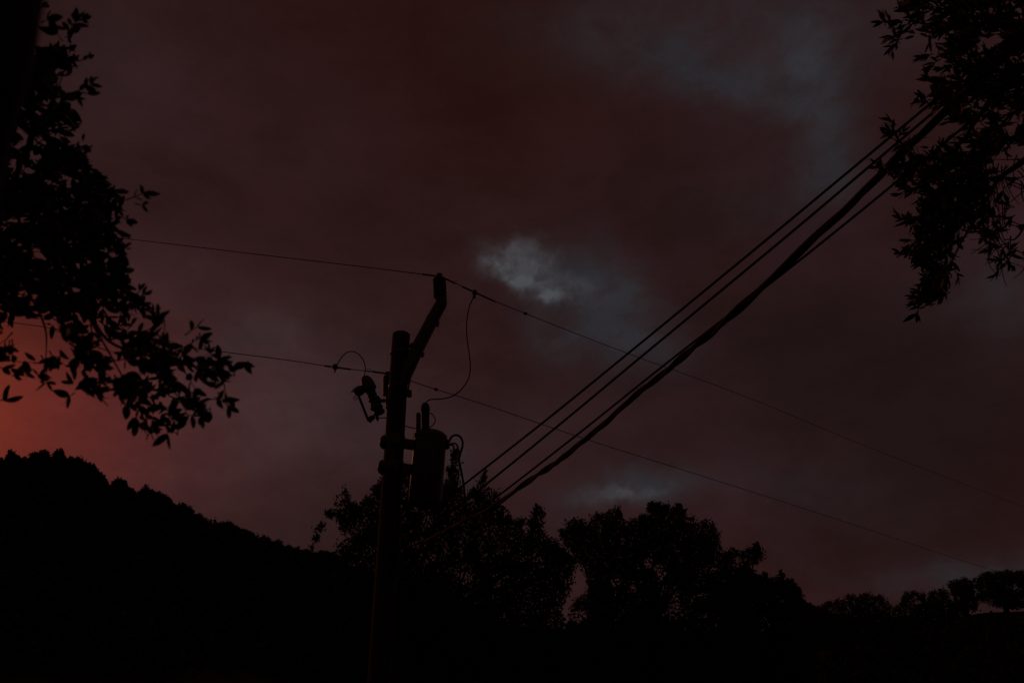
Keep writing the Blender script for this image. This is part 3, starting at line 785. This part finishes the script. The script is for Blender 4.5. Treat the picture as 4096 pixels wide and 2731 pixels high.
px = [(1578, 2208), (1640, 2184), (1700, 2160), (1790, 2120), (1862, 2082), (1960, 2031), (2080, 1950), (2200, 1866), (2334, 1762), (2543, 1585), (2786, 1378), (2961, 1234), (3117, 1090), (3274, 930), (3448, 768), (3640, 588), (3800, 432), (3980, 262), (4320, -60)]
a = np.array([rack_c[0] + rack_r, YP - .12, 0.]); e = W(3640, 588, 5.7)
cab = np.array(plane_path(px, a, e, 24))
seg = np.concatenate([[0], np.cumsum(np.linalg.norm(np.diff(cab, axis=0), axis=1))])
grid = np.arange(0, seg[-1], .05)
cab = np.stack([np.interp(grid, seg, cab[:, i]) for i in range(3)], 1)
tan = unit(np.gradient(cab, axis=0)); sx = unit(np.cross(tan, [0, 0, 1.])); sy = np.cross(sx, tan)
ph = grid / 1.15 * 2 * math.pi + 1.3 * np.sin(grid * .9) + .8 * np.sin(grid * 2.3 + 1)
ct = thing('twisted_cable', 'thick twisted black cable sagging from the pole up to the right tree', 'cable', cab[0])
grow = np.interp(grid, [0, 2.5, 5], [.5, .9, 1.])[:, None]
off = (np.cos(ph)[:, None] * sx + np.sin(ph)[:, None] * sy)
for k, (rad, of, w) in enumerate(((.020, .0125, 0), (.018, .016, math.pi), (.012, .021, math.pi * .55))):
    o2 = np.cos(ph + w)[:, None] * sx + np.sin(ph + w)[:, None] * sy
    pts = cab + o2 * of * grow * (1 + .35 * np.sin(grid * 1.7 + w * 2))[:, None] + sy * (.008 * np.sin(grid * 3.1))[:, None]
    pts = np.vstack([pts, pts[-1] + tan[-1] * 9])
    MB().tube(pts, rad * np.concatenate([grow[:, 0] * .9 + .1, [1]]), 8).build('strand', M['rubber'], ct)
MB().lathe(cab[0] - tan[0] * .1, cab[0] + tan[0] * .04, [(0, .02), (.2, .045), (.8, .04), (1, .02)], 10).build('dead_end_grip', M['steel'], ct)


# ------------------------------------------------------------------ near trees
def leaf_mesh(name, prof, mat, fold, bend):
    """prof: half widths at even steps from base to tip of a unit-long leaf lying on +X"""
    k = len(prof); vs, fs = [], []
    for i, w in enumerate(prof):
        x = i / (k - 1); z = -bend * x * x
        vs += [(x, w, z + fold * w), (x, 0, z), (x, -w, z + fold * w)]
    for i in range(k - 1):
        b = i * 3; fs += [(b, b + 1, b + 4, b + 3), (b + 1, b + 2, b + 5, b + 4)]
    me = bpy.data.meshes.new(name); me.from_pydata(vs, [], fs); me.materials.append(mat)
    me.polygons.foreach_set('use_smooth', [True] * len(me.polygons)); return me, np.array(vs), fs


OAK = [leaf_mesh('oak_leaf', p, M['oak'], f, b) for p, f, b in (
    ([.02, .13, .185, .205, .20, .175, .12, .03], .22, .12), ([.02, .10, .16, .20, .215, .195, .14, .03], .15, .2), ([.02, .12, .165, .18, .17, .14, .09, .01], .3, -.1), ([.02, .15, .22, .235, .215, .17, .10, .02], .2, .25))]
BAY = [leaf_mesh('bay_leaf', p, M['bay'], f, b) for p, f, b in (
    ([.01, .085, .122, .13, .112, .065, .0], .3, .12), ([.01, .08, .112, .124, .112, .07, .0], .2, .22), ([.01, .095, .13, .122, .09, .045, .0], .35, -.1))]


class Near:
    """collects leaves and twigs of one near tree in photo pixels + depth"""

    def __init__(s, poly_ok): s.leaves, s.twigs, s.ok = [], [], poly_ok

    def leaf(s, u, v, ang, length, t, show=0., tilt=None, roll=None):
        s.leaves.append((u, v, ang, length, t, show, random.gauss(0, .45) if tilt is None else tilt, random.gauss(0, .75) if roll is None else roll))

    def spray(s, u, v, ang, length, t, leaf_len, n, spread=.8, show=0., check=True, curl=0., tip=True):
        pts = []; a = ang; x, y = u, v; st = length / max(n, 1); tt = t
        for i in range(n + 1):
            pts.append((x, y, tt))
            if i:
                for sgn in ((1, -1) if random.random() < .55 else (random.choice((1, -1)),)):
                    la = a + sgn * spread * random.uniform(.5, 1.35); ll = leaf_len * random.uniform(.65, 1.2)
                    cx, cy = x + math.cos(la) * ll * .6, y + math.sin(la) * ll * .6
                    if not check or s.ok(cx, cy, x + math.cos(la) * ll, y + math.sin(la) * ll): s.leaf(x, y, la, ll, tt, show)
            a += random.gauss(curl, .16); x += math.cos(a) * st; y += math.sin(a) * st; tt += random.gauss(0, .012) * t
        if tip:
            cx, cy = pts[-1][0] + math.cos(a) * leaf_len * .9, pts[-1][1] + math.sin(a) * leaf_len * .9
            if not check or s.ok(cx, cy, cx, cy): s.leaf(pts[-1][0], pts[-1][1], a + random.gauss(0, .2), leaf_len, pts[-1][2], show)
        if all((not check) or s.ok(p[0], p[1], p[0], p[1]) for p in pts): s.twigs.append(pts)

    def finish(s, root, kinds, limit, twig_px):
        ls = sorted(s.leaves, key=lambda q: -q[5] - .0001 * q[3])
        o0 = np.array(root.location); V, Fc, n0 = [], [], 0
        for i, (u, v, ang, ll, t, show, tilt, roll) in enumerate(ls):
            p = W(u, v, t); L_ = ll * t / F / max(math.cos(min(abs(tilt), .9)), .62)
            x = unit((RT * math.cos(ang) - UP * math.sin(ang)) * math.cos(tilt) + FWD * math.sin(tilt))
            y = unit(np.cross(-FWD, x)); z = np.cross(x, y)
            y, z = y * math.cos(roll) + z * math.sin(roll), z * math.cos(roll) - y * math.sin(roll)
            me, vs, fs = kinds[i % len(kinds)]
            if i < limit:
                o = bpy.data.objects.new('leaf', me); COL.objects.link(o); o.parent = root
                R = Matrix((x, y, z)).transposed().to_4x4()
                o.matrix_local = Matrix.Translation(Vector(p - o0)) @ R @ Matrix.Scale(L_, 4)
            else:
                V.append(p + L_ * (vs @ np.stack([x, y, z]))); Fc += [tuple(k + n0 for k in f) for f in fs]; n0 += len(vs)
        if V:
            me = bpy.data.meshes.new('foliage'); co = (np.concatenate(V) - o0).astype(np.float32); fc = np.array(Fc, np.int32)
            me.vertices.add(len(co)); me.vertices.foreach_set('co', co.ravel())
            me.loops.add(fc.size); me.loops.foreach_set('vertex_index', fc.ravel())
            me.polygons.add(len(fc)); me.polygons.foreach_set('loop_start', np.arange(0, fc.size, 4, dtype=np.int32))
            me.polygons.foreach_set('use_smooth', np.ones(len(fc), bool)); me.update(calc_edges=True); me.materials.append(kinds[0][0].materials[0])
            o = bpy.data.objects.new('foliage', me); COL.objects.link(o); o.parent = root; o['kind'] = 'stuff'
        mb = MB()
        for tw in s.twigs:
            k = len(tw); mb.tube([W(*p) for p in tw], [twig_px * tw[0][2] / F, twig_px * .4 * tw[0][2] / F], 5)
        o = mb.build('twigs', M['bark'], root); o['kind'] = 'stuff'


def multi(polys, holes):
    """lookup mask in 4-pixel cells"""
    U, V = np.meshgrid(np.arange(-600, 4800, 4) + 2, np.arange(-300, 2000, 4) + 2)
    q = np.stack([U.ravel(), V.ravel()], 1); r = np.zeros(len(q), bool)
    for p in polys: r |= inside(p, q)
    for h in holes: r &= ~inside(h, q)
    r = r.reshape(U.shape)

    def one(a, b):
        i, j = int((b + 300) // 4), int((a + 600) // 4)
        return 0 <= i < r.shape[0] and 0 <= j < r.shape[1] and bool(r[i, j])
    return lambda a, b, c, d: one(a, b) and one(c, d)


# left: live oak
LZ1 = [(-260, 60), (90, 60), (138, 200), (189, 195), (224, 168), (240, 180), (287, 198), (300, 225), (312, 270), (290, 290), (262, 262), (238, 300), (262, 325), (285, 340), (293, 396), (258, 424), (275, 445), (330, 462), (327, 505), (346, 545), (363, 566), (321, 608), (352, 622), (369, 690), (402, 690), (436, 720), (484, 732), (495, 774), (503, 832), (453, 852), (461, 880), (494, 905), (506, 953), (455, 985), (513, 1004), (506, 1030), (474, 1044), (500, 1080), (506, 1119), (542, 1142), (583, 1160), (590, 1195), (585, 1242), (529, 1276), (472, 1259), (455, 1224), (421, 1230), (434, 1280), (400, 1330), (330, 1300), (236, 1290), (191, 1270), (64, 1272), (0, 1250), (-260, 1250)]
LH = [[(225, 262), (258, 270), (285, 330), (262, 365), (238, 330)], [(130, 600), (150, 590), (168, 640), (150, 660)], [(75, 860), (105, 850), (112, 890), (85, 905)], [(18, 900), (38, 895), (40, 930), (18, 935)], [(130, 1010), (150, 1000), (178, 1040), (160, 1045), (135, 1040)], [(180, 535), (200, 530), (195, 570), (180, 570)], [(330, 940), (345, 945), (345, 985), (332, 985)]]
LZ2 = [(330, 1240), (434, 1266), (472, 1285), (529, 1280), (561, 1342), (612, 1246), (657, 1250), (672, 1297), (672, 1342), (645, 1361), (702, 1368), (708, 1340), (753, 1336), (767, 1308), (793, 1327), (831, 1346), (785, 1387), (800, 1412), (848, 1398), (888, 1417), (888, 1465), (840, 1495), (893, 1508), (944, 1449), (978, 1476), (920, 1521), (952, 1565), (950, 1605), (933, 1669), (893, 1629), (862, 1625), (869, 1648), (823, 1682), (785, 1640), (774, 1695), (725, 1680), (718, 1744), (663, 1757), (700, 1693), (649, 1676), (636, 1623), (680, 1604), (636, 1565), (655, 1516), (599, 1510), (575, 1530), (614, 1578), (600, 1640), (590, 1686), (625, 1725), (580, 1757), (534, 1720), (527, 1650), (470, 1625), (455, 1565), (415, 1525), (350, 1490), (320, 1440), (300, 1400), (290, 1330)]
LZ3 = [(170, 1340), (250, 1300), (340, 1330), (330, 1440), (310, 1520), (425, 1520), (420, 1600), (400, 1630), (360, 1570), (332, 1540), (313, 1568), (283, 1615), (240, 1612), (293, 1565), (259, 1540), (319, 1489), (279, 1470), (300, 1431), (268, 1393), (232, 1406), (257, 1465), (212, 1484), (206, 1530), (160, 1525), (134, 1530), (49, 1508), (57, 1486), (120, 1490), (153, 1476), (106, 1446), (36, 1459), (-200, 1440), (-200, 1260), (60, 1280), (66, 1374), (70, 1425), (108, 1440), (179, 1412)]
LH2 = [[(62, 1276), (191, 1276), (236, 1300), (191, 1342), (170, 1374), (179, 1410), (108, 1440), (70, 1420), (62, 1380)], [(560, 1370), (590, 1370), (585, 1410), (560, 1400)], [(470, 1380), (500, 1390), (490, 1430), (470, 1420)], [(395, 1400), (420, 1390), (425, 1430), (400, 1440)], [(500, 1470), (540, 1480), (530, 1500), (505, 1495)], [(720, 1490), (740, 1500), (735, 1530), (715, 1520)], [(790, 1540), (830, 1545), (825, 1590), (795, 1585)]]
oak_base = W(-1500, 3100, 2.6); oak_base[2] = 0
oak = thing('live_oak', 'near oak at the left edge with oval leaves drooping over the red sky', 'tree', oak_base)
nl = Near(multi([LZ1, LZ2, LZ3], LH + LH2))


def outward(u, v, c):
    return math.atan2(v - c[1], u - c[0])


for u, v in sample_poly(LZ1, 800, LH):
    t = random.uniform(2.45, 3.5); edge = u > 230 + .15 * max(v - 400, 0)
    nl.spray(u, v, outward(u, v, (-350, 800)) + random.gauss(0, .7), random.uniform(40, 95), t, 46 if edge else 52, random.randint(2, 4), .8, .2 if edge else 0)
for u, v in sample_poly(LZ2, 108, LH2):
    nl.spray(u, v, outward(u, v, (250, 1180)) + random.gauss(0, .55), random.uniform(50, 110), random.uniform(2.3, 2.75), 53, random.randint(2, 4), .75, .5)
for u, v in sample_poly(LZ3, 80, LH2):
    nl.spray(u, v, outward(u, v, (60, 1300)) + random.gauss(0, .5), random.uniform(50, 90), random.uniform(2.3, 2.7), 50, random.randint(2, 3), .75, .5)
def fringe(tree_, poly, n, t, ll, cnt, ln, spread, keep):
    P = np.array(poly, float); Q = np.roll(P, -1, axis=0); d = np.linalg.norm(Q - P, axis=1); c = P.mean(0)
    for k in rng.choice(len(P), n, p=d / d.sum()):
        f = random.random(); p = P[k] * (1 - f) + Q[k] * f
        if not keep(*p): continue
        a = math.atan2(*(Q[k] - P[k])[::-1]); nrm = np.array([math.sin(a), -math.cos(a)])
        if inside(poly, p + nrm * 6)[0]: nrm = -nrm
        p = p - nrm * 32
        tree_.spray(p[0], p[1], math.atan2(nrm[1], nrm[0]) + random.gauss(0, .6), ln, random.uniform(*t), ll, cnt, spread, .8, False)


fringe(nl, LZ1, 95, (2.4, 2.8), 38, 1, 20, .8, lambda u, v: u > 150 and v < 1240)
fringe(nl, LZ2, 45, (2.4, 2.7), 44, 1, 20, .8, lambda u, v: u > 420)
# single sprays that stand clear of the crown
for sp in [(505, 800, -.25, 70, 2, 46), (540, 815, .2, 30, 1, 34), (478, 866, .3, 30, 1, 36), (275, 150, -1.15, 70, 3, 46), (250, 165, -1.9, 35, 1, 44), (262, 150, .1, 10, 1, 46), (300, 88, -.6, 30, 2, 40), (310, 245, -.1, 48, 2, 38), (295, 370, -.55, 75, 3, 44), (300, 378, .8, 16, 1, 42), (325, 372, .0, 25, 1, 44),
           (905, 1500, -.8, 40, 2, 56), (860, 1590, .5, 60, 2, 52), (585, 1640, .9, 60, 2, 48), (690, 1700, 2.0, 40, 1, 56), (545, 1650, 1.5, 40, 1, 62), (370, 1540, .9, 60, 2, 48), (300, 1570, 2.5, 25, 1, 56), (135, 1505, 3.1, 40, 2, 58), (0, 1470, .3, 10, 1, 46), (0, 1600, .1, 12, 1, 50), (10, 1580, -.2, 8, 1, 36), (175, 1490, 1.4, 40, 2, 40), (170, 90, -.5, 20, 1, 56), (200, 95, .3, 15, 1, 30), (160, 40, -.9, 12, 1, 34), (740, 1340, -.9, 60, 2, 52), (620, 1320, -1.4, 60, 3, 50), (840, 1460, -.4, 40, 2, 52), (470, 1540, 1.3, 90, 3, 52)]:
    nl.spray(sp[0], sp[1], sp[2], sp[3], 2.45, sp[5], sp[4], .8, 1., False)
# limbs
LIMBS = [[(-700, 1500, 2.9), (-260, 1050, 2.9), (0, 880, 2.9), (230, 860, 2.85), (430, 790, 2.8)], [(-260, 1050, 2.9), (60, 1080, 2.8), (300, 1180, 2.7), (430, 1360, 2.6), (620, 1430, 2.5), (800, 1470, 2.5), (900, 1500, 2.5)],
         [(300, 1180, 2.7), (390, 1330, 2.6), (470, 1470, 2.5), (540, 1600, 2.45), (590, 1700, 2.45)], [(620, 1430, 2.5), (720, 1540, 2.45), (760, 1620, 2.45)], [(0, 880, 2.9), (120, 560, 2.9), (220, 380, 2.8), (290, 180, 2.6)],
         [(60, 1080, 2.8), (170, 1280, 2.6), (185, 1400, 2.5), (170, 1490, 2.5)], [(-260, 1250, 2.8), (-60, 1420, 2.5), (60, 1445, 2.5), (150, 1450, 2.5)], [(430, 1360, 2.6), (560, 1330, 2.5), (640, 1300, 2.5)], [(620, 1430, 2.5), (740, 1390, 2.5), (800, 1340, 2.5)]]
mb = MB()
for i, l in enumerate(LIMBS):
    k = 2.7 / F; w = [(24, 16, 9, 5), (20, 11, 6, 3), (7, 4, 2.5), (5, 3, 2), (18, 9, 4, 2), (7, 4, 2), (5, 2.4, 1.4), (5, 3, 2), (5, 3, 2)][i]
    mb.tube(smooth_path([W(*p) for p in l], 6), np.array(list(w) + [1.2]) * k, 8)
mb.build('branches', M['bark'], oak)
# trunk rises left of the frame; its leaning limb crosses the corner close to the lens
tp = [oak_base + np.array([0, 0, -.1]), oak_base + np.array([.02, -.1, .8]), W(-700, 1600, 1.6), W(-330, 950, 1.05), W(-122, 400, .74), W(-8, -60, .66), W(110, -700, .7), W(200, -1400, .9)]
MB().tube(smooth_path(tp, 7), [.20, .17, .12, .065, .040, .034, .03, .025], 18).build('trunk', M['bark'], oak)
nl.finish(oak, OAK, 300, 3.2)

# right: bay laurel
RZ1 = [(3700, -200), (3606, -20), (3603, 41), (3630, 60), (3616, 95), (3570, 78), (3527, 68), (3540, 90), (3560, 100), (3538, 114), (3570, 130), (3552, 164), (3570, 190), (3593, 220), (3622, 168), (3618, 130), (3653, 102), (3690, 133), (3735, 140), (3692, 166), (3720, 185), (3698, 226), (3730, 234), (3771, 187), (3790, 180), (3769, 216), (3790, 226), (3780, 257), (3804, 282), (3752, 308), (3702, 312), (3711, 348), (3740, 366), (3690, 392), (3742, 400), (3744, 425), (3780, 433), (3830, 445), (3790, 480), (3760, 500), (3810, 500), (3850, 480), (3815, 540), (3760, 580), (3730, 598), (3686, 580), (3640, 545), (3560, 502), (3552, 510), (3575, 540), (3592, 560), (3593, 590), (3620, 600), (3640, 640), (3560, 670), (3503, 652), (3520, 680), (3554, 698), (3587, 738), (3618, 773), (3665, 771), (3690, 780), (3719, 790), (3710, 806), (3663, 830), (3690, 850), (3650, 878), (3594, 873), (3595, 900), (3668, 905), (3632, 948), (3676, 972), (3640, 1005), (3586, 1018), (3600, 1034), (3651, 1038), (3640, 1070), (3700, 1088), (3702, 1128), (3661, 1186), (3655, 1242), (3700, 1232), (3744, 1213), (3804, 1179), (3800, 1120), (3854, 1103), (3830, 1053), (3779, 1058), (3811, 990), (3862, 929), (3895, 879), (3925, 962), (3990, 1022), (3976, 1088), (4028, 1080), (4053, 1012), (3995, 962), (3976, 879), (3945, 796), (3970, 721), (3978, 640), (4010, 622), (4100, 575), (4500, 500), (4500, -200)]
RH = [[(3640, 150), (3690, 150), (3770, 260), (3700, 310), (3640, 250)], [(3975, 120), (4005, 115), (3990, 170), (3950, 185), (3945, 165)], [(3830, 950), (3860, 900), (3880, 890), (3850, 960)], [(3838, 420), (3852, 418), (3850, 436), (3838, 436)], [(3800, 880), (3822, 878), (3815, 900)], [(3925, 380), (3942, 378), (3938, 390)]]
bay_base = W(5200, 3500, 5.9); bay_base[2] = 0
bay = thing('bay_laurel', 'near tree at the right edge with narrow pointed leaves round the cables', 'tree', bay_base)
nr = Near(multi([RZ1], RH))
for u, v in sample_poly(RZ1, 1550, RH):
    inner = u > 3850 and v < 560
    nr.spray(u, v, outward(u, v, (4350, 350)) + random.gauss(0, .75), random.uniform(25, 60), random.uniform(5.0, 6.9), 45, random.randint(2, 4), .46, 0 if inner else .3)
for u, v in sample_poly([(3620, 640), (3800, 620), (3970, 640), (3940, 800), (3860, 930), (3760, 1010), (3690, 900), (3600, 720)], 110, RH):
    nr.spray(u, v, outward(u, v, (4150, 600)) + random.gauss(0, .8), random.uniform(25, 55), random.uniform(5.2, 6.6), 46, 3, .62, .1)
for u, v in sample_poly([(3700, 1060), (3800, 1060), (3790, 1170), (3740, 1200), (3660, 1230)], 40):
    nr.spray(u, v, 2.2 + random.gauss(0, .8), 35, random.uniform(5.3, 6.2), 44, 3, .62, .4)
fringe(nr, RZ1, 120, (5.2, 6.4), 40, 2, 30, .44, lambda u, v: u < 4080 and -50 < v)
TIPS = [(3560, 92, 3.5, 30, 3), (3600, 150, 2.3, 40, 3), (3575, 175, 1.8, 30, 3), (3745, 330, 3.4, 40, 3), (3725, 400, 3.3, 34, 3), (3600, 545, 3.7, 50, 3), (3585, 560, 3.4, 36, 2), (3560, 690, 3.7, 50, 3), (3640, 745, 2.6, 45, 3), (3640, 885, 3.4, 45, 3), (3660, 1000, 2.9, 55, 3), (3700, 1180, 2.3, 45, 3), (3690, 1215, 2.4, 40, 2), (4000, 1050, 1.9, 40, 3), (4030, 1030, 1.2, 30, 3), (3650, 40, 3.3, 40, 3), (3760, 240, 2.9, 40, 3), (3790, 270, 3.0, 30, 2), (3730, 215, 2.6, 34, 3), (4075, 710, 2.6, 25, 2), (4055, 830, 3.3, 28, 2), (4060, 860, 2.8, 24, 2), (4015, 750, 1.5, 20, 1), (3975, 800, 1.6, 30, 2), (3965, 850, 1.2, 30, 2), (4050, 900, .4, 20, 1), (4010, 905, 2.8, 18, 1)]
for u, v, a, l, n in TIPS: nr.spray(u, v, a, l * 1.15, 5.6, 42, n + 1, .42, 1., False)
# bare twiggy branch hanging at the right edge
mb = MB()
BR = [[(4600, 250, 6.2), (4300, 470, 6.1), (4100, 640, 6.0), (4000, 712, 6.0), (3950, 790, 5.9), (3900, 880, 5.9), (3850, 960, 5.8), (3800, 1060, 5.8)], [(3950, 790, 5.9), (3970, 870, 5.9), (4000, 950, 5.9), (4045, 1010, 5.9)], [(4700, 150, 6.), (4300, 300, 6.), (4000, 330, 5.9), (3800, 400, 5.8), (3720, 350, 5.8)], [(4000, 330, 5.9), (3880, 520, 5.8), (3740, 690, 5.8), (3600, 700, 5.7)], [(4300, 300, 6.), (4050, 100, 5.9), (3800, 110, 5.8), (3620, 80, 5.7)], [(3800, 1060, 5.8), (3770, 1120, 5.8), (3700, 1200, 5.8)], [(4300, 470, 6.1), (4096, 910, 6.0), (4020, 960, 6.0)]]
for i, l in enumerate(BR):
    w = [(26, 14, 8, 5, 3), (5, 3, 2), (26, 14, 7, 3), (10, 5, 3), (14, 7, 3), (4, 2), (12, 4, 2.5)][i]
    mb.tube(smooth_path([W(*p) for p in l], 6), np.array(w) * 5.9 / F, 7)
tp = [bay_base - np.array([0, 0, .1]), bay_base + np.array([0, .05, 1.2]), W(4900, 1200, 6.1), W(4700, 250, 6.1), W(4650, -600, 6.1)]
mb2 = MB().tube(smooth_path(tp, 7), [.2, .17, .14, .10, .06], 14)
mb2.build('trunk', M['bark'], bay); mb.build('branches', M['bark'], bay)
for i in range(46):
    u, v = random.uniform(3960, 4110), random.uniform(620, 1040); a = random.choice((1.3, 1.6, 1.9, 2.4, .5, 2.9)) + random.gauss(0, .25); pts = []; t = random.uniform(5.6, 6.3); c = random.gauss(0, .12)
    for k in range(7):
        pts.append((u, v, t)); u += 22 * math.cos(a); v += 22 * math.sin(a); a += c + random.gauss(0, .1)
    nr.twigs.append([(p[0], p[1], p[2]) for p in pts])
nr.finish(bay, BAY, 300, 2.6)

# ------------------------------------------------------------------ glint on the dark slope
def on_hill(u, v, G):
    P = G.reshape(-1, 3)
    for Y in np.arange(36, 120, .4):
        p = WY(u, v, Y); k = np.argmin(((P[:, :2] - p[:2]) ** 2).sum(1))
        if p[2] < P[k, 2] + .5: return p
    return p


gc = on_hill(1118, 2585, GL)
gY = gc[1] - .3
g0, g1 = WY(1103, 2596, gY), WY(1133, 2573, gY)
gd = unit(g1 - g0); gc = (g0 + g1) / 2
ga, ge = math.radians(-50), math.radians(24)
half = unit(unit(CAM - gc) + np.array([math.sin(ga) * math.cos(ge), math.cos(ga) * math.cos(ge), math.sin(ge)])); gn = unit(half - (half @ gd) * gd)
M['rail'] = material('worn_bright_metal', (.45, .43, .40), (.6, .58, .55), 12, .3, 1., .0)
rl = np.linalg.norm(g1 - g0)
rail = thing('metal_rail', 'short sloping metal strip glinting orange on the black slope left of the pole', 'rail', gc - np.array([0, 0, .5]))
MB().box(gc, [gd, gn, np.cross(gd, gn)], (rl / 2, .02, .09)).build('strip', M['rail'], rail, bevel=.004)
for q in (g0 * .85 + g1 * .15, g0 * .15 + g1 * .85):
    MB().tube([q - np.array([0, 0, 1.1]), q - gn * .02], .03, 8).build('post', M['wood'], rail)
